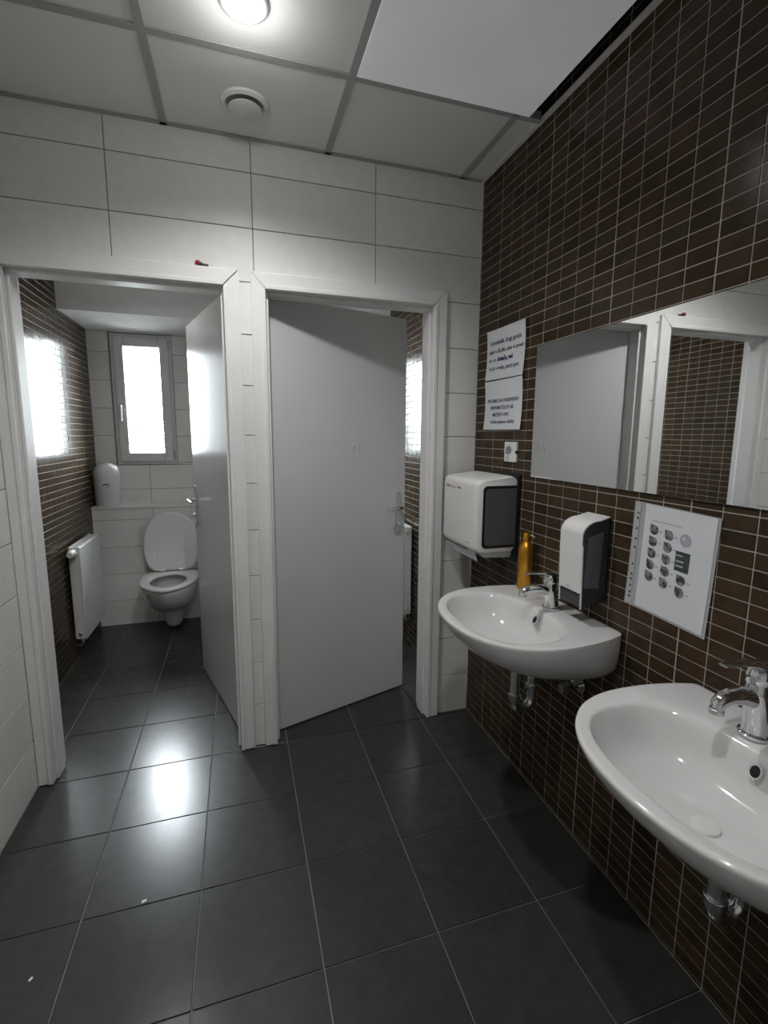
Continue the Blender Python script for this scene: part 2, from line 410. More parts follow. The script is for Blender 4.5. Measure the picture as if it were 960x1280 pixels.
# stalls ------------------------------------------------------------
wall_stall_left = struct(obj('wall_stall_left', B(((XSL-.14, .11, 0), (XSL-.0017, 2.1, ROOF))), M['mosaic_grout']))
sy = seq(.11, YB, 1.37, PY)
tiling(wall_stall_left, (XSL, 0, 0), (0, 1, 0), (0, 0, 1), sy, seq(0, H, .0105, PZ), M['mosaic'], M['mosaic_i'], .0032, .0031, .0020, .0006,
       keep=300, name='mosaic_tile', wide=lambda u: abs(((u-1.37)/(PY*4)) - round((u-1.37)/(PY*4))) < .02, occl=[(.11, .45, -1, 3), (1.1, 1.95, 0, .75), (1.36, 2, 2.14, 3)], tilt=.004)
wall_stall_right = struct(obj('wall_stall_right', B(((.0017, .11, 0), (.14, 2.1, ROOF))), M['mosaic_grout']))
tiling(wall_stall_right, (0, 0, 0), (0, -1, 0), (0, 0, 1), [-v for v in sy[::-1]], seq(0, H, .0105, PZ), M['mosaic'], M['mosaic_i'], .0032, .0031, .0020, .0006,
       keep=60, name='mosaic_tile', occl=[(-9, -1.05, -1, 3), (-.55, 9, -1, 3)], tilt=.004)
wall_partition = struct(obj('wall_partition', B(((-1.086, .11, 0), (-.996, 2.1, ROOF))), M['plaster']))
# window wall with two openings
wb = bmesh.new()
y0, y1 = YB+.0035, YB+.27
for a, b in (((-2.3, 0), (WX0, ROOF)), ((WX1, 0), (W2X0, ROOF)), ((W2X1, 0), (.14, ROOF)),
             ((WX0, 0), (WX1, WZ0)), ((WX0, WZ1), (WX1, ROOF)), ((W2X0, 0), (W2X1, WZ0)), ((W2X0, WZ1), (W2X1, ROOF))):
    box(wb, (a[0], y0, a[1]), (b[0], y1, b[1]))
wall_window = struct(obj('wall_window', wb, M['white_grout']))
rz = [0]+[.2*k-.012 for k in range(1, 13)]+[H]
tiling(wall_window, (0, YB, 0), (1, 0, 0), (0, 0, 1), [XSL, -1.735, -1.235, -1.086], [r for r in rz if r > .7], M['white_tile'], None, .0035, .0035, .0035, .0009,
       holes=[(WX0-.001, WX1+.001, WZ0-.001, WZ1+.001)], tilt=.001)
tiling(wall_window, (0, YB, 0), (1, 0, 0), (0, 0, 1), [-.996, -.7, -.2, 0], [r for r in rz if r > .7], M['white_tile'], None, .0035, .0035, .0035, .0009,
       holes=[(W2X0-.001, W2X1+.001, WZ0-.001, WZ1+.001)])
for nm, xa, xb, joints in (('wall_cistern_left', XSL, -1.086, [XSL, -1.70, -1.2, -1.086]), ('wall_cistern_right', -.996, 0, [-.996, -.7, -.2, 0])):
    w = struct(obj(nm, B(((xa, YBOX+.0035, 0), (xb, YB, ZBOX-.02))), M['white_grout']))
    tiling(w, (0, YBOX, 0), (1, 0, 0), (0, 0, 1), joints, [0]+[.2*k-.012 for k in range(1, 5)]+[ZBOX-.02], M['white_tile'], None, .0035, .0035, .0035, .0009, tilt=.001)
    obj('ledge', B(((xa, YBOX-.004, ZBOX-.02), (xb, YB, ZBOX))), M['plastic'], w, bevel=.003)
    struct(obj(nm.replace('cistern', 'soffit'), B(((xa, 1.362, 2.14), (xb, YB, H+.02))), M['plaster']))

# ------------------------------------------------------------------ windows
def window(name, xa, xb):
    w = thing(name, None, None); del w['label']; del w['category']; struct(w)
    def fr(x0, x1, z0, z1, t, ya, yb):
        return B(((x0, ya, z0), (x0+t, yb, z1)), ((x1-t, ya, z0), (x1, yb, z1)), ((x0+t, ya, z0), (x1-t, yb, z0+t)), ((x0+t, ya, z1-t), (x1-t, yb, z1)))
    ya = YB+.022
    obj('window_frame', fr(xa+.001, xb-.001, WZ0+.001, WZ1-.001, .036, ya, ya+.07), M['plastic'], w, bevel=.003)
    s = obj('sash', fr(xa+.026, xb-.026, WZ0+.026, WZ1-.026, .064, ya-.016, ya+.05), M['plastic'], w, bevel=.005)
    obj('pane', B(((xa+.085, ya+.015, WZ0+.085), (xb-.085, ya+.021, WZ1-.085))), M['glass'], s)
    zc = 1.585; x = xa+.055
    h = obj('handle', B(((x-.014, ya-.024, zc-.035), (x+.014, ya-.016, zc+.035))), M['plastic'], w, bevel=.004)
    bm = bmesh.new(); tube(bm, [(x, ya-.024, zc+.02), (x, ya-.05, zc+.02), (x, ya-.056, zc), (x, ya-.056, zc-.09)], [.009, .009, .010, .008])
    obj('lever', bm, M['plastic'], h, smooth=True, angle=50)
    for z in (WZ0+.07, WZ1-.07):
        bm = bmesh.new(); cyl(bm, (xb-.022, ya-.018, z-.035), (xb-.022, ya-.018, z+.035), .007); obj('hinge', bm, M['plastic_grey'], w, smooth=True, angle=40)
    obj('reveal_bead', B(((xa+.0005, YB, WZ0), (xa+.004, YB+.022, WZ1)), ((xa, YB, WZ0+.0005), (xb, YB+.022, WZ0+.003))), M['steel_dark'], w)
    return w
window('window_1', WX0, WX1); window('window_2', W2X0, W2X1)

# ------------------------------------------------------------------ doors
def handle_set(leaf_mtx, parent, u, z, side):
    """plate + lever on a leaf; leaf frame: local x along leaf from hinge, local -y is the seen face"""
    pl = bmesh.new(); prism(pl, rrect(u-.017, u+.017, z-.118, z+.118, .014), lambda a, b, c: leaf_mtx @ Vector((a, c, b)), -.005, 0.0)
    p = obj('handle_plate', pl, M['chrome_dull'], parent, bevel=.0015)
    bm = bmesh.new(); zz = z+.035
    pts = [(u, -.004, zz), (u, -.035, zz)]+[(u-.010*(1-math.cos(a)), -.035-.012*math.sin(a), zz) for a in (.5, 1.0, 1.5)]+[(u-.04, -.049, zz+.002), (u-.07, -.050, zz), (u-.105, -.047, zz-.003)]
    tube(bm, [leaf_mtx @ Vector(q) for q in pts], [.009, .009, .009, .0085, .0085, .0085, .008, .007])
    obj('lever', bm, M['chrome'], p, smooth=True, angle=60)
    bm = bmesh.new(); cyl(bm, leaf_mtx @ Vector((u, -.004, z-.055)), leaf_mtx @ Vector((u, -.017, z-.055)), .0105); obj('lock_knob', bm, M['chrome'], p, bevel=.002)
    for dz in (-.105, .105):
        bm = bmesh.new(); cyl(bm, leaf_mtx @ Vector((u, -.004, z+dz)), leaf_mtx @ Vector((u, -.0062, z+dz)), .0038, n=12); obj('screw', bm, M['steel_dark'], p)
def door(name, xa, xb, xo0, xo1, gap_right, leaf_pts, hinge_right, mark):
    d = thing(name, None, None); del d['label']; del d['category']; struct(d)
    zo = DH+.0635; ya, yb = -.0205, -.0005
    g = .003 if gap_right else .0004
    # casing boards with mitred corners
    for poly, nm in (([(xo0, 0.004), (xa, 0.004), (xa, DH-.0003), (xo0, zo-.0003)], 'casing'),
                     ([(xo0+.0003, zo), (xa+.0003, DH), (xb-.0003-g, DH), (xo1-.0003-g, zo)], 'casing'),
                     ([(xb, 0.004), (xo1, 0.004), (xo1, zo-.0003), (xb, DH-.0003)], 'casing')):
        bm = bmesh.new(); prism(bm, poly, XZ, ya, yb); obj(nm, bm, M['door_frame'], d, bevel=.003)
    if gap_right:
        bm = bmesh.new(); prism(bm, [(xo1-.008, zo-.006), (xb-.004, DH-.001), (xb+.002, DH-.001), (xo1-.001, zo-.004)], XZ, -.008, -.003); obj('open_joint', bm, M['dark_gap'], d)
    bd = .017
    for q in (((xa-.0003-bd, -.0245, .004), (xa-.0003, -.0200, DH)), ((xb+.0003, -.0245, .004), (xb+.0003+bd, -.0200, DH)), ((xa, -.0245, DH+.0003), (xb, -.0200, DH+bd))):
        obj('casing_bead', B(q), M['door_frame'], d, bevel=.004)
    # lining, with the stop set back from the casing
    for q, nm in ((((xa-.0045, 0, .004), (xa+.0, .125, DH)), 'jamb'), (((xb, 0, .004), (xb+.0045, .125, DH)), 'jamb'), (((xa, 0, DH), (xb, .125, DH+.0045)), 'head_jamb')):
        obj(nm, B(q), M['door_frame'], d)
    st = .012
    for q in (((xa, .012, .004), (xa+st, .085, DH)), ((xb-st, .012, .004), (xb, .085, DH)), ((xa+st, .012, DH-st), (xb-st, .085, DH))):
        obj('door_stop', B(q), M['door_frame'], d, bevel=.003)
    # leaf
    p, q = Vector((*leaf_pts[0], 0)), Vector((*leaf_pts[1], 0)); u = (q-p).normalized(); L = (q-p).length
    n = Vector((-u.y, u.x, 0))                      # away from the seen face
    if hinge_right: n = -n
    fm = Matrix((u, n, Vector((0, 0, 1)))).transposed().to_4x4(); fm.translation = p
    leaf = obj('door_leaf', B(((0, 0, .008), (L, .04, 1.985)), mtx=fm), M['door_leaf'], d, bevel=.002)
    handle_set(fm, leaf, L-.045, .995 if not hinge_right else 1.0, -1)
    bm = bmesh.new(); box(bm, (L, .012, .92), (L+.0015, .028, 1.10), fm); obj('latch_plate', bm, M['chrome_dull'], leaf)
    for z in (.25, 1.0, 1.75):
        bm = bmesh.new(); cyl(bm, fm @ Vector((-.006, .045, z-.04)), fm @ Vector((-.006, .045, z+.04)), .008); obj('hinge', bm, M['chrome_dull'], d, smooth=True, angle=40)
    if mark:                                       # glue marks left by a letter taken off the door
        uu, zc = mark
        for poly, mm in (([(-.026, -.024), (-.019, -.024), (-.016, .026), (-.024, .026)], 'residue'), ([(-.019, -.024), (-.010, -.024), (-.012, .004), (-.018, .004)], 'residue_d'),
                         ([(.006, -.010), (.012, -.012), (.016, .026), (.008, .026)], 'residue'), ([(.016, -.024), (.020, -.022), (.023, .024), (.017, .024)], 'residue_d'),
                         ([(-.012, .004), (.007, -.008), (.007, -.003), (-.012, .009)], 'residue_d')):
            bm = bmesh.new(); prism(bm, poly, lambda a, b, c: fm @ Vector((uu+a, c, zc+b)), -.0006, .0); obj('glue_mark', bm, M[mm], leaf)
    return d
door('door_1', D1[0], D1[1], -1.8985, -1.0585, True, [(-1.1325, .150), (-1.337, .845)], True, None)
door('door_2', D2[0], D2[1], -1.0165, -.1715, False, [(-.9455, .0775), (-.2465, .305)], False, (.432, 1.345))

# ------------------------------------------------------------------ ceiling fittings
def downlight(x, y, label, power):
    d = thing('downlight', label, 'ceiling light', (x, y, H), 0, 'round downlights in the ceiling')
    bm = bmesh.new(); lathe(bm, [(.043, 0), (.062, 0), (.063, -.004), (.057, -.008), (.045, -.006), (.043, 0)]); obj('trim_ring', bm, M['plastic'], d, smooth=True, angle=30)
    bm = bmesh.new(); lathe(bm, [(0, -.022), (.018, -.020), (.034, -.013), (.044, -.003), (.044, -.0005), (0, -.0005)]); obj('diffuser', bm, M['led'], d, smooth=True, angle=60)
    for kind, e in (('SPOT', power), ('POINT', power*.03)):       # beam down, and the dome's weak glow sideways
        l = bpy.data.lights.new('lamp', kind); l.energy = e; l.shadow_soft_size = .035; l.color = (1, .99, .985)
        if kind == 'SPOT': l.spot_size = math.radians(150); l.spot_blend = 1.0
        lo = bpy.data.objects.new('lamp', l); COL.objects.link(lo); lo.parent = d; lo.location = (0, 0, -.065)
    return d
downlight(-1.03, -.60, 'bright round downlight glowing in the ceiling near the top edge', LAMP_W)
downlight(-1.03, -1.80, 'added second round downlight, unseen, in the ceiling above and behind the viewer', LAMP2_W)  # out of frame, added to bring the room up to brightness
downlight(-1.58, .62, 'unseen round downlight added to brighten the open stall, above its door frame', STALL_FILL_W)  # added fill lamp for the open stall, never in view
downlight(-.50, .80, 'unseen round downlight added to brighten the half-closed stall, behind its door', STALL_FILL_W*.6)  # weaker added fill lamp behind the leaf, also unseen
v = thing('air_vent', 'round white air vent disc in the ceiling panel above the doors', 'vent', (-1.022, -.200, H))
bm = bmesh.new(); lathe(bm, [(.060, 0), (.082, 0), (.080, -.007), (.068, -.012), (.062, -.006), (.060, 0)]); obj('collar', bm, M['panel'], v, smooth=True, angle=40)
bm = bmesh.new(); lathe(bm, [(0, -.026), (.048, -.026), (.056, -.022), (.056, -.018), (.02, -.010), (0, -.010)]); obj('valve_disc', bm, M['plastic'], v, smooth=True, angle=40)
bm = bmesh.new(); lathe(bm, [(0, -.0005), (.061, -.0005), (.061, -.002), (0, -.002)]); obj('throat', bm, M['tbar'], v)
lp = thing('ceiling_light', 'large frosted square light panel in the ceiling beside the mosaic wall', 'ceiling light', (-.385, -.74, H))
obj('panel', B(((-.305, -.29, -.006), (.318, .296, .0))), M['light_panel'], lp, bevel=.002)
obj('housing', B(((-.300, -.285, .0), (.313, .29, .055))), M['tbar'], lp)

# ------------------------------------------------------------------ washbasins
OUT = [(0, .245), (-.05, .262), (-.10, .273), (-.15, .280), (-.20, .283), (-.25, .281), (-.30, .270), (-.35, .247), (-.40, .203), (-.435, .148), (-.457, .080), (-.465, 0)]
half = smooth_tab(OUT, 6)
poly = [(p.x, p.y) for p in half]+[(p.x, -p.y) for p in half[-2::-1]]
OL = resample(poly, 96)
BC = Vector((-.272, 0)); 
def inner(p, s, c=None, ax=.152, ay=.222, e=2.5):
    c = c or BC; d = Vector(p)-BC; a = math.atan2(d.y/ay, d.x/ax); ca, sa = math.cos(a), math.sin(a)
    return c+s*Vector((ax*math.copysign(abs(ca)**(2/e), ca), ay*math.copysign(abs(sa)**(2/e), sa)))
def washbasin(yc, z, label, group):
    b = thing('washbasin', label, 'washbasin', (0, yc, z), 0, group)
    loops = []
    for sx, sy_, dz in ((.25, .22, -.165), (.52, .60, -.163), (.70, .80, -.150), (.825, .91, -.122), (.915, .968, -.080), (.97, .993, -.040), (.995, 1, -.015), (1, 1, -.006), (.993, .995, -.001), (.982, .985, 0)):
        def wb_(p): t = min(1, max(0, (p.x+.30)/.24)); return t*t*(3-2*t)
        sb = min(1, {.25: .22, .52: .66, .70: .925, .825: .97, .915: .99}.get(sx, 1))
        loops.append([(p.x*sx-.002, p.y*(sy_+(max(sb, sy_)-sy_)*wb_(p)), dz*.89 if sx < .95 else dz) for p in OL])
    for f, dz in ((.25, -.0005), (.75, -.002), (.93, -.004)):
        loops.append([(*(Vector((p.x*.982-.002, p.y*.985)).lerp(inner(p, 1), f)), dz) for p in OL])
    for s, dz, sh in ((1, -.009, 0), (.965, -.022, 0), (.92, -.045, .002), (.85, -.075, .006), (.73, -.100, .010), (.52, -.117, .014), (.28, -.124, .016), (.10, -.127, .016)):
        loops.append([(*inner(p, s, BC+Vector((sh, 0))), dz) for p in OL])
    bm = bmesh.new(); loft(bm, loops); obj('bowl', bm, M['ceramic'], b, smooth=True, subsurf=1)
    bm = bmesh.new(); lathe(bm, [(0, -.121), (.020, -.121), (.024, -.122), (.026, -.125), (.026, -.13)], 24, Matrix.Translation((-.256, 0, 0))); obj('drain', bm, M['plastic'], b, smooth=True, angle=40)
    m = Matrix.Translation((-.1385, 0, -.036)) @ Matrix.Rotation(math.radians(-64), 4, 'Y')
    bm = bmesh.new(); lathe(bm, [(.0085, .0), (.0095, .003), (.012, .003), (.0125, -.002), (.0085, -.002)], 24, m @ Matrix.Diagonal((1.3, 1, 1, 1))); obj('overflow_ring', bm, M['ceramic'], b, smooth=True)
    bm = bmesh.new(); lathe(bm, [(0, .0022), (.0100, .0022), (.0100, -.002), (0, -.002)], 24, m @ Matrix.Diagonal((1.3, 1, 1, 1))); obj('overflow_hole', bm, M['black'], b)
    return b
def faucet(yc, z, label, sc=1):
    f = thing('faucet', label, 'faucet', (-.078, yc, z), 0, 'chrome lever faucets')
    f.scale = (1, 1, sc)
    bm = bmesh.new(); lathe(bm, [(0, 0), (.030, 0), (.030, .005), (.026, .008), (.0, .008)], 32); obj('base_ring', bm, M['chrome'], f, smooth=True, angle=40)
    bm = bmesh.new(); tube(bm, [(0, 0, .006), (-.001, 0, .022), (-.004, 0, .042), (-.008, 0, .060), (-.010, 0, .078), (-.008, 0, .092)], [.0255, .0235, .0225, .0235, .0225, .020], 28); obj('body', bm, M['chrome'], f, smooth=True, angle=60)
    bm = bmesh.new(); tube(bm, [(.004, 0, .052), (-.025, 0, .068), (-.055, 0, .076), (-.085, 0, .077), (-.104, 0, .074), (-.113, 0, .069), (-.115, 0, .061)], [.019, .0175, .0155, .014, .0135, .0132, .0128], 22); obj('spout', bm, M['chrome'], f, smooth=True, angle=60)
    bm = bmesh.new(); cyl(bm, (-.1152, 0, .062), (-.1156, 0, .053), .0138); obj('aerator', bm, M['chrome_dull'], f, bevel=.0015)
    bm = bmesh.new(); lathe(bm, [(.019, .090), (.0225, .093), (.024, .104), (.021, .116), (.012, .122), (0, .123)], 28, Matrix.Translation((-.008, 0, 0))); 
    c = obj('cartridge_cap', bm, M['chrome'], f, smooth=True, angle=60)
    loops = []
    for x, w, h, zz in ((.014, .016, .010, .118), (-.01, .020, .014, .122), (-.035, .016, .010, .128), (-.065, .0135, .007, .131), (-.095, .013, .0055, .132), (-.112, .010, .004, .132)):
        loops.append([(x, w*math.cos(a), zz+h*math.sin(a)*.6) for a in [2*PI*k/16 for k in range(16)]])
    bm = bmesh.new(); loft(bm, loops); obj('lever', bm, M['chrome'], f, smooth=True, angle=60)
    return f
def plumbing(yc, z, label):
    t = thing('drain_trap', label, 'drain pipe', (0, yc, z), 0, 'traps and valves under the basins')
    zb = -.172; x = -.205
    bm = bmesh.new(); tube(bm, [(x, 0, zb), (x, 0, -.312)], .0155, 20); obj('tailpiece', bm, M['chrome_dull'], t, smooth=True, angle=40)
    path = [(x, 0, -.300)]+arc((x+.034, 0, -.318), .034, PI, 2*PI, (1, 0, 0), (0, 0, 1), 12)+[(x+.068, 0, -.25)]+arc((x+.096, 0, -.246), .028, PI, PI/2, (1, 0, 0), (0, 0, 1), 8)+[(-.012, 0, -.218)]
    bm = bmesh.new(); tube(bm, path, .0160, 18); obj('trap_bend', bm, M['chrome'], t, smooth=True, angle=60)
    for a_, b_ in (((x, 0, -.184), (x, 0, -.206)), ((x, 0, -.294), (x, 0, -.316)), ((x+.068, 0, -.266), (x+.068, 0, -.288))):
        bm = bmesh.new(); cyl(bm, a_, b_, .0215, n=20); obj('collar_nut', bm, M['chrome'], t, bevel=.002)
    bm = bmesh.new(); lathe(bm, [(.016, .0), (.036, .0), (.034, .010), (.018, .014)], 28, Matrix.Translation((-.003, 0, -.218)) @ Matrix.Rotation(-PI/2, 4, 'Y')); obj('rosette', bm, M['chrome'], t, smooth=True, angle=40)
    for s in (-1, 1):
        y = s*.085
        bm = bmesh.new(); cyl(bm, (-.003, y, -.25), (-.010, y, -.25), .026); cyl(bm, (-.010, y, -.25), (-.05, y, -.25), .010); cyl(bm, (-.05, y, -.25), (-.085, y, -.25), .017, .015); cyl(bm, (-.035, y, -.25), (-.035, y, -.215), .009)
        v_ = obj('angle_valve', bm, M['chrome'], t, smooth=True, angle=40)
        bm = bmesh.new(); tube(bm, [(-.035, y, -.22), (-.036, y*.95, -.200), (-.05, y*.6, -.184), (-.06, y*.35, -.178)], .0055, 10); obj('supply_hose', bm, M['chrome_dull'], v_, smooth=True)
    return t
Y1, Z1, Y2, Z2 = -.738, .820, -1.47, .790
washbasin(Y1, Z1, 'white washbasin nearer the doors, below the towel and soap dispensers', 'white ceramic washbasins')
washbasin(Y2, Z2, 'nearest white washbasin, cut off by the right edge below the mirror', 'white ceramic washbasins')
faucet(Y1, Z1, 'chrome lever faucet beside the amber bottle')
faucet(Y2+.050, Z2, 'chrome lever faucet of the nearest washbasin at the right edge', 1.28)
plumbing(Y1, Z1, 'chrome trap and valves under the washbasin nearer the doors')
plumbing(Y2, Z2, 'chrome trap and valves under the nearest washbasin at right')

# ------------------------------------------------------------------ right wall things
mi = thing('mirror', 'long frameless mirror on the brown mosaic wall above the basins', 'mirror', (0, -1.07, 1.4925))
obj('mirror_glass', B(((-.0065, -.60, -.2435), (-.0015, .597, .2435))), M['mirror'], mi, bevel=.0008, seg=1)

def sheet_mesh(w, h, curl, th=.0005):
    bm = bmesh.new(); n = 8
    def layer(dz): return [[bm.verts.new(((i/n-.5)*w, (j/n-.5)*h, dz+curl*((2*abs(i/n-.5))**3)*(2*abs(j/n-.5))**2)) for j in range(n+1)] for i in range(n+1)]
    g = layer(0); k = layer(-th)
    for i in range(n):
        for j in range(n):
            bm.faces.new((g[i][j], g[i+1][j], g[i+1][j+1], g[i][j+1])); bm.faces.new((k[i][j], k[i][j+1], k[i+1][j+1], k[i+1][j]))
    for i in range(n):
        bm.faces.new((g[i+1][0], g[i][0], k[i][0], k[i+1][0])); bm.faces.new((g[i][n], g[i+1][n], k[i+1][n], k[i][n]))
        bm.faces.new((g[0][i], g[0][i+1], k[0][i+1], k[0][i])); bm.faces.new((g[n][i+1], g[n][i], k[n][i], k[n][i+1]))
    return bm
def notice(y, z, roll, label, lines, w=.297, h=.21):
    t = thing('notice_sheet', label, 'notice', (0, 0, 0), 0, 'white paper notices')
    m = wall_mtx(y, z, -.0035, roll)
    bm = sheet_mesh(w, h, .006); bm.transform(m); obj('paper', bm, M['paper'], t, smooth=True, angle=60)
    for body, u, v, size, mm, bold, al in lines:
        text('lettering', body, size, M[mm], t, m @ Matrix.Translation((u, v, .0012)), al, bold=bold)
    return t
notice(-.2405, 1.752, math.radians(-.9), 'upper white notice with four lines of text, beside the mirror', [
    ('Uporabniki, dragi gostje', -.125, .050, .0255, 'ink', .0004, 'LEFT'), ('papir v školjki, zato vi prosit', -.128, .013, .0235, 'ink', .0003, 'LEFT'),
    ('kar se', -.128, -.022, .0235, 'ink_grey', .0003, 'LEFT'), ('brisača, red', -.055, -.022, .0245, 'ink_bold', .0012, 'LEFT'), ('bodo v redu, pusti spet', -.128, -.058, .0255, 'ink', .0003, 'LEFT')])
notice(-.2385, 1.537, math.radians(-.3), 'lower white notice asking about hygiene items, hung under another sheet', [
    ('PROSIMO DA HIGIENSKIH', 0, .018, .0215, 'ink', .0003, 'CENTER'), ('PRIPOMOČKOV NE', -.005, -.012, .0215, 'ink', .0003, 'CENTER'),
    ('MEČETE V WC', -.012, -.042, .0205, 'ink_bold', .0003, 'CENTER'), ('(vložki, tamponi, robčki)', .0, -.072, .0195, 'ink_bold', .0002, 'CENTER')])

# wall plate between the notices and the towel dispenser
sp = thing('wall_plate', 'small white square plate with a grey picture under the notices', 'wall plate', (0, -.3235, 1.3395))
bm = bmesh.new(); prism(bm, rrect(-.0455, .0455, -.041, .041, .004), YZ, -.009, -.0005); obj('plate', bm, M['plastic'], sp, bevel=.0015)
bm = bmesh.new(); prism(bm, [(.034, -.008), (.002, -.010), (-.006, -.004), (-.010, .008), (-.004, .020), (.008, .026), (.018, .022), (.032, .020)], YZ, -.0096, -.0088); obj('pictogram', bm, M['ink_grey'], sp)
bm = bmesh.new(); prism(bm, [(.016, -.017), (.008, -.017), (.010, -.012), (.014, -.012)], YZ, -.0096, -.0088); obj('pictogram_drop', bm, M['ink_grey'], sp)
obj('print_line', B(((-.0094, .006, -.026), (-.0088, .034, -.022)), ((-.0094, .010, -.034), (-.0088, .034, -.031))), M['ink_grey'], sp)
bm = bmesh.new(); cyl(bm, (-.0015, -.0455, .0), (-.0105, -.0455, .0), .006, n=16); obj('notch', bm, M['black'], sp)

# hand-washing sheet in its punched sleeve
ws = thing('instruction_sheet', 'white hand-washing instruction sheet in a punched plastic sleeve below the mirror', 'notice', (0, 0, 0))
wm = wall_mtx(-1.1165, 1.066, -.0032, math.radians(-2.1))
bm = sheet_mesh(.258, .306, .0015); bm.transform(wm @ Matrix.Translation((-.006, 0, -.0006))); sl = obj('sleeve', bm, M['sleeve'], ws, smooth=True, angle=60)
bm = sheet_mesh(.21, .297, .0015); bm.transform(wm @ Matrix.Translation((.010, .002, .0006))); obj('paper', bm, M['paper'], ws, smooth=True, angle=60)
bm = sheet_mesh(.017, .300, .0); bm.transform(wm @ Matrix.Translation((-.121, .0, .0012))); st_ = obj('punched_strip', bm, M['plastic_grey'], ws)
for k, dv in enumerate((.12, .105, .075, .045, .020, -.030, -.060, -.075, -.095, -.115, -.128)):
    bm = bmesh.new(); prism(bm, [(.0026*math.cos(a)*(1.4 if k % 3 == 1 else 1), .0036*math.sin(a)) for a in [2*PI*i/10 for i in range(10)]], lambda a, b, c: wm @ Vector((-.119+a, dv+b, c)), .0014, .0019); obj('punch_hole', bm, M['black'], st_)
obj('printed_rule', B(((-.072, .1085, .0012), (.022, .1095, .0015)), mtx=wm), M['ink_grey'], ws)
cols = [(-.060, [.084, .051, .018, -.015, -.048]), (-.012, [.079, .046, .013, -.020, -.053]), (.038, [-.029, -.062])]
for cxx, rows in cols:
    for rr in rows:
        pts = [(cxx+.0135*math.cos(a), rr+.0135*math.sin(a)) for a in [2*PI*k/20 for k in range(20)]]
        pts = [(cxx-.0135, rr+.0145) if 6.5 < k < 8.5 else p for k, p in enumerate(pts)]
        q = []
        for p in pts:
            if not q or q[-1] != p: q.append(p)
        bm = bmesh.new(); prism(bm, q, lambda a, b, c: wm @ Vector((a, b, c)), .0012, .0016); obj('picture', bm, M['photo'], ws)
        obj('caption', B(((cxx+.018, rr-.003, .0012), (cxx+.026, rr+.001, .0014)), mtx=wm), M['ink_lilac'], ws)
bm = bmesh.new(); prism(bm, [(.038+.0165*math.cos(a), .078+.0165*math.sin(a)) for a in [2*PI*k/28 for k in range(28)]], lambda a, b, c: wm @ Vector((a, b, c)), .0012, .0016); ck = obj('clock_print', bm, M['ink_lilac'], ws)
bm = bmesh.new()
prism(bm, [(.038+.006*math.cos(a)-.003, .080+.006*math.sin(a)) for a in [2*PI*k/16 for k in range(16)]], lambda a, b, c: wm @ Vector((a, b, c)), .0015, .0018); obj('clock_face', bm, M['paper'], ck)
obj('clock_hand', B(((.0375, .077, .0017), (.039, .087, .002)), ((.031, .0765, .0017), (.039, .078, .002)), mtx=wm), M['ink'], ck)
gb = obj('green_box_print', B(((.015, -.006, .0012), (.056, .046, .0016)), mtx=wm), M['ink_green'], ws)
for k, (wd, vv) in enumerate(((.018, .033), (.022, .018), (.022, .005))):
    obj('text_bar', B(((.018, vv, .0015), (.018+wd, vv+.004, .0018)), mtx=wm), M['ink_lilac'], gb)

# towel dispenser ----------------------------------------------------
td = thing('towel_dispenser', 'white paper towel dispenser with smoked grey side window by the corner', 'dispenser', (0, -.235, 1.08))
yN, yF = -.165, .160                     # near (camera) and far side
prof = rrect(-.198, -.016, -.148, .170, .030, 8)
prof = [(u, v-(.018*min(1, max(0, (-u-.02)/.10)) if v > .1 else 0)) for u, v in prof]
def tdl(y, s): return [(-.016+(u+.016)*s-(1-s)*.02*0, y, v*(1-(1-s)*.35)+(1-s)*.004) for u, v in prof]
loops = [tdl(yN, .90), tdl(yN+.004, .94), tdl(yN+.014, .98), tdl(yN+.035, 1), tdl(yF-.035, 1), tdl(yF-.014, .98), tdl(yF-.004, .94), tdl(yF, .90)]
bm = bmesh.new(); loft(bm, loops); obj('cover', bm, M['plastic'], td, smooth=True, angle=50)
obj('back_plate', B(((-.018, yN-.006, -.165), (-.0015, yF+.002, .170))), M['black'], td, bevel=.002)
for s, y in ((1, yN), (-1, yF)):
    a, b = (y-.0035, y+.002) if s == 1 else (y-.002, y+.0035)
    pl = [(-.016, -.125), (-.150, -.125)]+[(-.150-.018*math.sin(t), -.107-.018*math.cos(t)) for t in [PI/2*k/6 for k in range(7)]]+[(-.168-.0*t, .105) for t in (0,)]+[(-.150-.018*math.cos(t), .110+.018*math.sin(t)) for t in [PI/2*k/6 for k in range(7)]]+[(-.016, .128)]
    bm = bmesh.new(); prism(bm, pl, XZ, a, b); w_ = obj('side_window_rim', bm, M['black'], td, bevel=.001)
    pl2 = [(-.020+(u+.016)*.915, v*.91) for u, v in pl]
    bm = bmesh.new(); prism(bm, pl2, XZ, a-.0012 if s == 1 else a, b if s == 1 else b+.0012); obj('side_window', bm, M['smoke_grey'], w_)
# outlet under the front: slanted tray and the hanging towel
bm = bmesh.new(); prism(bm, [(-.188, -.128), (-.150, -.166), (-.03, -.172), (-.02, -.130)], XZ, yN+.006, yF-.008); obj('outlet_tray', bm, M['plastic_grey'], td, bevel=.004)
bm = bmesh.new(); prism(bm, [(-.197, -.122), (-.184, -.150), (-.179, -.150), (-.191, -.122)], XZ, yN+.09, yF-.012); obj('outlet_slot', bm, M['smoke_grey'], td, bevel=.001)
bm = bmesh.new(); prism(bm, [(-.186, -.134), (-.184, -.134), (-.166, -.184), (-.168, -.184)], XZ, yN+.03, yF-.07); obj('paper_towel', bm, M['paper'], td)
text('lettering', 'Katrin', .018, M['ink_red'], td, Matrix.Translation((-.1985, .118, .108)) @ Matrix(((0, 0, -1), (-1, 0, 0), (0, 1, 0))).to_4x4(), 'LEFT', bold=.0004)
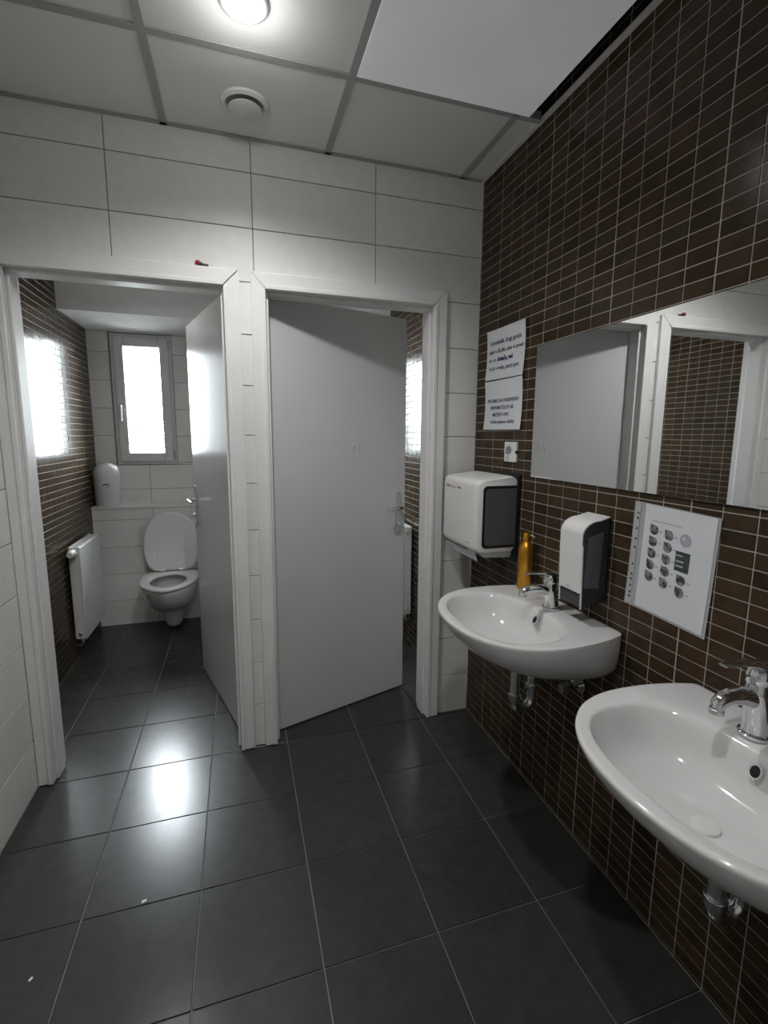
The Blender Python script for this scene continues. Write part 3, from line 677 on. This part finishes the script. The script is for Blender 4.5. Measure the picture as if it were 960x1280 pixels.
text('lettering', 'Classic', .013, M['ink_grey'], td, Matrix.Translation((-.1985, .060, .106)) @ Matrix(((0, 0, -1), (-1, 0, 0), (0, 1, 0))).to_4x4(), 'LEFT')
bm = bmesh.new(); prism(bm, [(.010, .109), (-.014, .104), (-.024, .103), (-.026, .108), (-.016, .111), (.002, .112)], YZ, -.1990, -.1975); obj('lock_mark', bm, M['ink'], td)
obj('front_seam', B(((-.1988, yN+.05, -.112), (-.1975, yN+.085, -.109))), M['ink_grey'], td)

# soap dispenser ------------------------------------------------------
sd = thing('soap_dispenser', 'white and smoked soap dispenser above the first washbasin', 'dispenser', (0, -.849, 1.015))
hw = .0505
def sdp(x0, z0, zt, r, x1=-.004):
    p = [(x1, zt), ]
    p += [(x0+r-r*math.sin(t), zt-.010-r*.75+ (r*.75)*math.cos(t)) for t in [PI/2*k/8 for k in range(9)]]
    p += [(x0+.004, z0+.05), (x0+.008, z0)]
    return p
outer = sdp(-.105, -.092, .147, .060); innr = [(-.004, .143)]+[(u+.0045, v-.004) for u, v in outer[1:-1]]+[(outer[-1][0]+.0045, outer[-1][1])]
bm = bmesh.new(); prism(bm, outer+innr[::-1], XZ, -hw, hw); obj('front_cover', bm, M['plastic'], sd, bevel=.0015)
side = [(-.004, .140)]+[(u+.003, v-.003) for u, v in outer[1:]]+[(-.094, -.135), (-.085, -.140), (-.004, -.115)]
bm = bmesh.new(); prism(bm, side, XZ, -hw+.002, hw-.002); obj('smoked_body', bm, M['smoke'], sd, bevel=.002)
win = [(-.025, .10), (-.080, .085), (-.088, -.075), (-.030, -.080)]
bm = bmesh.new(); prism(bm, win, XZ, -hw+.0005, -hw+.0025); obj('level_window', bm, M['smoke_grey'], sd, bevel=.004)
for s in (-1, 1):
    bm = bmesh.new(); prism(bm, [(-.1035, .06), (-.099, .06), (-.0925, -.140), (-.0965, -.140)], XZ, s*hw-.0025, s*hw+.0012); obj('edge_strip', bm, M['plastic'], sd)
bm = bmesh.new(); prism(bm, [(-.096, -.094), (-.094, -.118), (-.088, -.131), (-.01, -.128), (-.01, -.092)], XZ, -hw+.004, hw-.004); obj('push_bar', bm, M['black'], sd, bevel=.004)
text('lettering', 'Katrin', .0065, M['ink_grey'], sd, Matrix.Translation((-.1018, .012, -.078)) @ Matrix(((0, 0, -1), (-1, 0, 0), (0, 1, 0))).to_4x4(), 'LEFT')
obj('back_plate', B(((-.006, -hw-.002, -.12), (-.0015, hw+.002, .140))), M['black'], sd)

# amber bottle ---------------------------------------------------------
bo = thing('bottle', 'amber metallic bottle standing on the basin rim behind the faucet', 'bottle', (-.044, -.525, Z1))
bm = bmesh.new(); lathe(bm, [(0, .001), (.026, .001), (.029, .004), (.029, .150), (.0275, .163), (.022, .175), (.0155, .184), (.0135, .190), (.0135, .196), (0, .196)], 36); obj('body', bm, M['amber'], bo, smooth=True, angle=50)
bm = bmesh.new(); lathe(bm, [(.0145, .192), (.0155, .193), (.0155, .216), (.0135, .219), (0, .219)], 28); obj('cap', bm, M['amber'], bo, smooth=True, angle=40)
bm = bmesh.new(); tube(bm, [(.006, -.010, .212), (.012, -.022, .211), (.015, -.030, .206)], [.0035, .003, .0025], 10); obj('nozzle', bm, M['plastic_grey'], bo, smooth=True)

for (x, y, a, s_, lb) in ((-1.408, -.658, .4, .008, 'tiny white paper scrap on the floor in the window glare'), (-1.65, -.803, 1.2, .006, 'tiny white crumb on the dark floor at the lower left')):
    sc_ = bmesh.new(); prism(sc_, [(-s_, -s_*.4), (s_*.7, -s_*.6), (s_, s_*.2), (.1*s_, s_*.5), (-.6*s_, s_*.6)], lambda u, v_, w: (u, v_, w), .0004, .0022)
    o_ = tag(obj('paper_scrap', sc_, M['paper']), lb, 'scrap', 'scraps on the floor'); o_.location = (x, y, 0); o_.rotation_euler = (0, 0, a)

# ------------------------------------------------------------------ stall things
def egg(tab, n=72):
    h_ = smooth_tab(tab, 6); p = [(q.y, q.x) for q in h_]+[(-q.y, q.x) for q in h_[-2::-1]]
    return resample(p, n)             # (w, depth from the wall)
TY = YBOX; TX = -1.578
to = thing('toilet', 'white wall-hung toilet with raised lid in the open stall', 'toilet', (TX, TY, 0))
bowl = egg([(0, .165), (.10, .178), (.20, .184), (.30, .181), (.38, .164), (.45, .130), (.50, .083), (.53, .030), (.535, 0)])
def tl(sx, sd_, z, d0=0): return [(w*sx, -(d0+(d-d0)*sd_)-.002, z) for w, d in bowl]
loops = [tl(.42, .42, .155), tl(.62, .60, .175), tl(.78, .76, .215), tl(.89, .88, .27), tl(.95, .95, .325), tl(.98, .985, .365), tl(.985, .99, .385)]
BCN = .30
def tin(s, z): return [(w*s*.72, -(BCN+(d-BCN)*s*.78)-.0, z) for w, d in bowl]
loops += [tin(1.12, .388), tin(1.0, .380), tin(.9, .34), tin(.7, .27), tin(.4, .225), tin(.15, .215)]
bm = bmesh.new(); loft(bm, loops); obj('bowl', bm, M['ceramic'], to, smooth=True, subsurf=1)
bm = bmesh.new(); loft(bm, [[(.068*s*math.cos(a), -.135+.10*s*math.sin(a) if math.sin(a) < 0 else -.135+.10*s*math.sin(a), z) for a in [2*PI*k/32 for k in range(32)]] for s, z in ((.35, .022), (.72, .028), (.92, .055), (1.0, .10), (1.05, .17), (1.2, .22))]); obj('trapway', bm, M['ceramic'], to, smooth=True, angle=70)
def ring(sx, z, dlt): return [(w*sx, -(BCN+(d-BCN)*sx)+dlt, z) for w, d in egg([(.085, .10), (.10, .160), (.15, .182), (.22, .190), (.30, .187), (.38, .170), (.45, .136), (.51, .084), (.545, .030), (.55, 0)])]
def hole(s, z): return [(.115*s*math.cos(a), -(.31)+.165*s*math.sin(a), z) for a in [2*PI*(k)/72 for k in range(72)]]
ro = ring(1, 0, 0); c0 = Vector((0, -.31))
def rad_in(p, s):                       # hole point in the same direction as p
    a = math.atan2((p[1]+.31)/.165, p[0]/.115); return (.115*s*math.cos(a), -.31+.165*s*math.sin(a))
loops = []
for f, z in ((1, .392), (1, .388)):
    loops.append([(*rad_in(p, 1.02), z) for p in ro])
loops = [[(*rad_in(p, 1.03), .390) for p in ro], [(p[0]*.97, p[1]*.97-.01, .389) for p in ro], [(p[0], p[1], .394) for p in ro], [(p[0], p[1], .404) for p in ro], [(p[0]*.985, -.30+(p[1]+.30)*.985, .410) for p in ro], [(p[0]*.9, -.30+(p[1]+.30)*.9, .412) for p in ro], [(*rad_in(p, 1.06), .410) for p in ro], [(*rad_in(p, 1.0), .404) for p in ro], [(*rad_in(p, 1.0), .394) for p in ro]]
loops.append(loops[0]); 
bm = bmesh.new(); loft(bm, loops, False, False); bmesh.ops.remove_doubles(bm, verts=bm.verts[:], dist=1e-5); obj('seat', bm, M['seat'], to, smooth=True, angle=60)
lid = egg([(0, .115), (.03, .150), (.10, .178), (.18, .188), (.25, .184), (.32, .163), (.38, .122), (.41, .072), (.425, .02), (.426, 0)])
tiltm = Matrix.Translation((0, -.098, .418)) @ Matrix.Rotation(math.radians(-9), 4, 'X')
loops = [[tiltm @ Vector((w*s, y, .21+(d-.21)*s)) for w, d in lid] for s, y in ((.9, -.012), (.97, -.011), (1, -.006), (1, .004), (.97, .008), (.9, .008))]
bm = bmesh.new(); loft(bm, loops); ld = obj('lid', bm, M['seat'], to, smooth=True, angle=50)
for w, d in ((-.11, .30), (.11, .30), (-.12, .12), (.12, .12)):
    bm = bmesh.new(); cyl(bm, tiltm @ Vector((w, -.011, d)), tiltm @ Vector((w, -.016, d)), .010, .008, 16); obj('buffer', bm, M['seat'], ld, smooth=True, angle=40)
for w in (-.065, .065):
    bm = bmesh.new(); cyl(bm, (w, -.125, .400), (w, -.125, .428), .011); cyl(bm, (w-.02, -.113, .425), (w+.02, -.113, .425), .008); obj('hinge', bm, M['chrome_dull'], to, bevel=.001)

def radiator(x, y0_, y1_, z0, z1, wall_x, label, valve):
    """plate radiator along y; x = room-side face, wall_x = wall face"""
    s = 1 if wall_x > x else -1; back = wall_x-s*.016
    r = thing('radiator', label, 'radiator', (0, 0, 0), 0, 'white panel radiators')
    cx_ = sorted((x, x+s*.012)); obj('front_panel', B(((cx_[0], y0_, z0), (cx_[1], y1_, z1-.006))), M['radiator'], r, bevel=.004)
    cb = sorted((back, back-s*.010)); obj('back_panel', B(((cb[0], y0_+.004, z0+.005), (cb[1], y1_-.004, z1-.012))), M['radiator'], r, bevel=.003)
    a, b = sorted((x+s*.010, back-s*.008))
    for yy in (y0_+.002, y1_-.005): obj('end_panel', B(((a, yy, z0+.004), (b, yy+.003, z1-.004))), M['radiator'], r)
    g = bmesh.new(); n = int((y1_-y0_)/.022)
    for k in range(n): box(g, (a+.006, y0_+.01+.022*k, z1-.008), (b-.006, y0_+.02+.022*k, z1-.003))
    box(g, (a-.004, y0_, z1-.006), (a+.006, y1_, z1)); box(g, (b-.006, y0_, z1-.006), (b+.004, y1_, z1)); obj('top_grille', g, M['radiator'], r)
    mid = (a+b)/2
    for z in (z0+.035, z1-.045):
        bm = bmesh.new(); cyl(bm, (mid, y0_+.003, z), (mid, y0_-.006, z), .012, n=6); cyl(bm, (mid, y0_-.006, z), (mid, y0_-.010, z), .006); obj('plug', bm, M['chrome_dull'], r, bevel=.001)
    for yy in (y0_+.08, y1_-.08): obj('bracket', B(((min(back, wall_x-s*.0005), yy-.012, z1-.16), (max(back, wall_x-s*.0005), yy+.012, z1-.10))), M['radiator'], r)
    bm = bmesh.new(); tube(bm, [(mid, y0_+.03, z0+.004), (mid, y0_+.03, z0-.03), (mid+s*.012, y0_+.03, z0-.045), (wall_x-s*.001, y0_+.03, z0-.045)], .009, 12); obj('supply_pipe', bm, M['chrome_dull'], r, smooth=True)
    if valve:
        m = Matrix.Translation((mid, y0_-.004, z1-.032)) @ Matrix.Rotation(PI/2, 4, 'X')
        bm = bmesh.new(); lathe(bm, [(0, 0), (.016, 0), (.018, .004), (.023, .010), (.024, .036), (.020, .042), (.019, .062), (.016, .068), (0, .069)], 28, m); obj('thermostat_head', bm, M['plastic'], r, smooth=True, angle=40)
    return r
radiator(-2.015, 1.125, 1.545, .150, .730, XSL, 'white radiator with thermostat knob on the mosaic wall of the open stall', True)
radiator(-.082, .80, 1.40, .215, .815, 0, 'white radiator end glimpsed through the gap beside the half-open middle door', False)

bi = thing('waste_bin', 'white dome-topped waste bin on the ledge by the stall window', 'bin', (-2.003, 1.812, ZBOX))
bm = bmesh.new(); lathe(bm, [(0, .001), (.078, .001), (.081, .005), (.086, .17), (.087, .222), (0, .222)], 44); obj('body', bm, M['plastic'], bi, smooth=True, angle=40)
bm = bmesh.new(); lathe(bm, [(.089, .216), (.0895, .222), (.086, .248), (.074, .276), (.052, .298), (.025, .309), (0, .312)], 44); obj('dome_lid', bm, M['plastic'], bi, smooth=True, angle=40)
bm = bmesh.new(); prism(bm, [(.024*math.cos(a), .024*math.sin(a)*.9) for a in [PI*(.12+.76*k/12) for k in range(13)]]+[(.016*math.cos(a), .013*math.sin(a)) for a in [PI*(.88-.76*k/12) for k in range(13)]], lambda u, v_, w: ((.0863+w)*math.sin(u/.086+.12), -(.0863+w)*math.cos(u/.086+.12), .145+v_), .0, .0008); obj('logo_arc', bm, M['ink'], bi)
bm = bmesh.new(); prism(bm, [(-.006, 0), (.014, 0), (.014, .005), (-.006, .005)], lambda u, v_, w: ((.0862+w)*math.sin(u/.086+.12), -(.0862+w)*math.cos(u/.086+.12), .136+v_), .0, .0008); obj('logo_bar', bm, M['ink_grey'], bi)

# small thing lying on the left door frame
rd = thing('red_clip', 'tiny red and dark clip lying on top of the left door frame', 'clip', (-1.208, -.011, DH+.0640))
bm = bmesh.new(); bmesh.ops.create_uvsphere(bm, u_segments=16, v_segments=10, radius=.0105, matrix=Matrix.Translation((0, 0, .0105))); obj('head', bm, M['red'], rd, smooth=True)
bm = bmesh.new(); tube(bm, [(.004, 0, .009), (.014, 0, .007), (.026, 0, .005), (.038, 0, .005)], [.009, .0065, .0045, .0045], 12); obj('tail', bm, M['smoke'], rd, smooth=True, angle=60)

# ------------------------------------------------------------------ outside the window
ground = struct(obj('ground', B(((-40, 2.4, -1.2), (40, 60, -1.0))), M['paving']))
tr = thing('tree', 'leafy green tree outside the stall window', 'tree', (-2.55, 8.0, -1.0))
bm = bmesh.new(); tube(bm, [(0, 0, 0), (.05, 0, .8), (.0, .05, 1.6), (.06, 0, 2.3)], [.14, .11, .08, .03], 12); obj('trunk', bm, M['bark'], tr, smooth=True)
bm = bmesh.new(); rnd = random.Random(3)
for k in range(1500):
    d = Vector((rnd.gauss(0, 1), rnd.gauss(0, 1), rnd.gauss(0, 1))).normalized()*rnd.uniform(.35, 1)
    p = Vector((d.x*.75, d.y*.75, 2.25+d.z*.75)); s = rnd.uniform(.03, .06)
    q = Matrix.Translation(p) @ Matrix.Rotation(rnd.uniform(0, 6.3), 4, 'Z') @ Matrix.Rotation(rnd.uniform(0, 3.1), 4, 'X')
    vs_ = [bm.verts.new(q @ Vector(c)) for c in ((-s, 0, 0), (0, -s*.45, 0), (s, 0, .01), (0, s*.45, 0))]; bm.faces.new(vs_)
fo = obj('foliage', bm, M['foliage'], tr); stuff(fo)
# sky portals in the two window openings (guide sampling only)
for xa, xb in ((WX0, WX1), (W2X0, W2X1)):
    l = bpy.data.lights.new('sky_portal', 'AREA'); l.shape = 'RECTANGLE'; l.size = xb-xa; l.size_y = WZ1-WZ0; l.cycles.is_portal = True
    lo = bpy.data.objects.new('sky_portal', l); COL.objects.link(lo); lo.location = ((xa+xb)/2, YB+.26, (WZ0+WZ1)/2); lo.rotation_euler = (-PI/2, 0, 0)
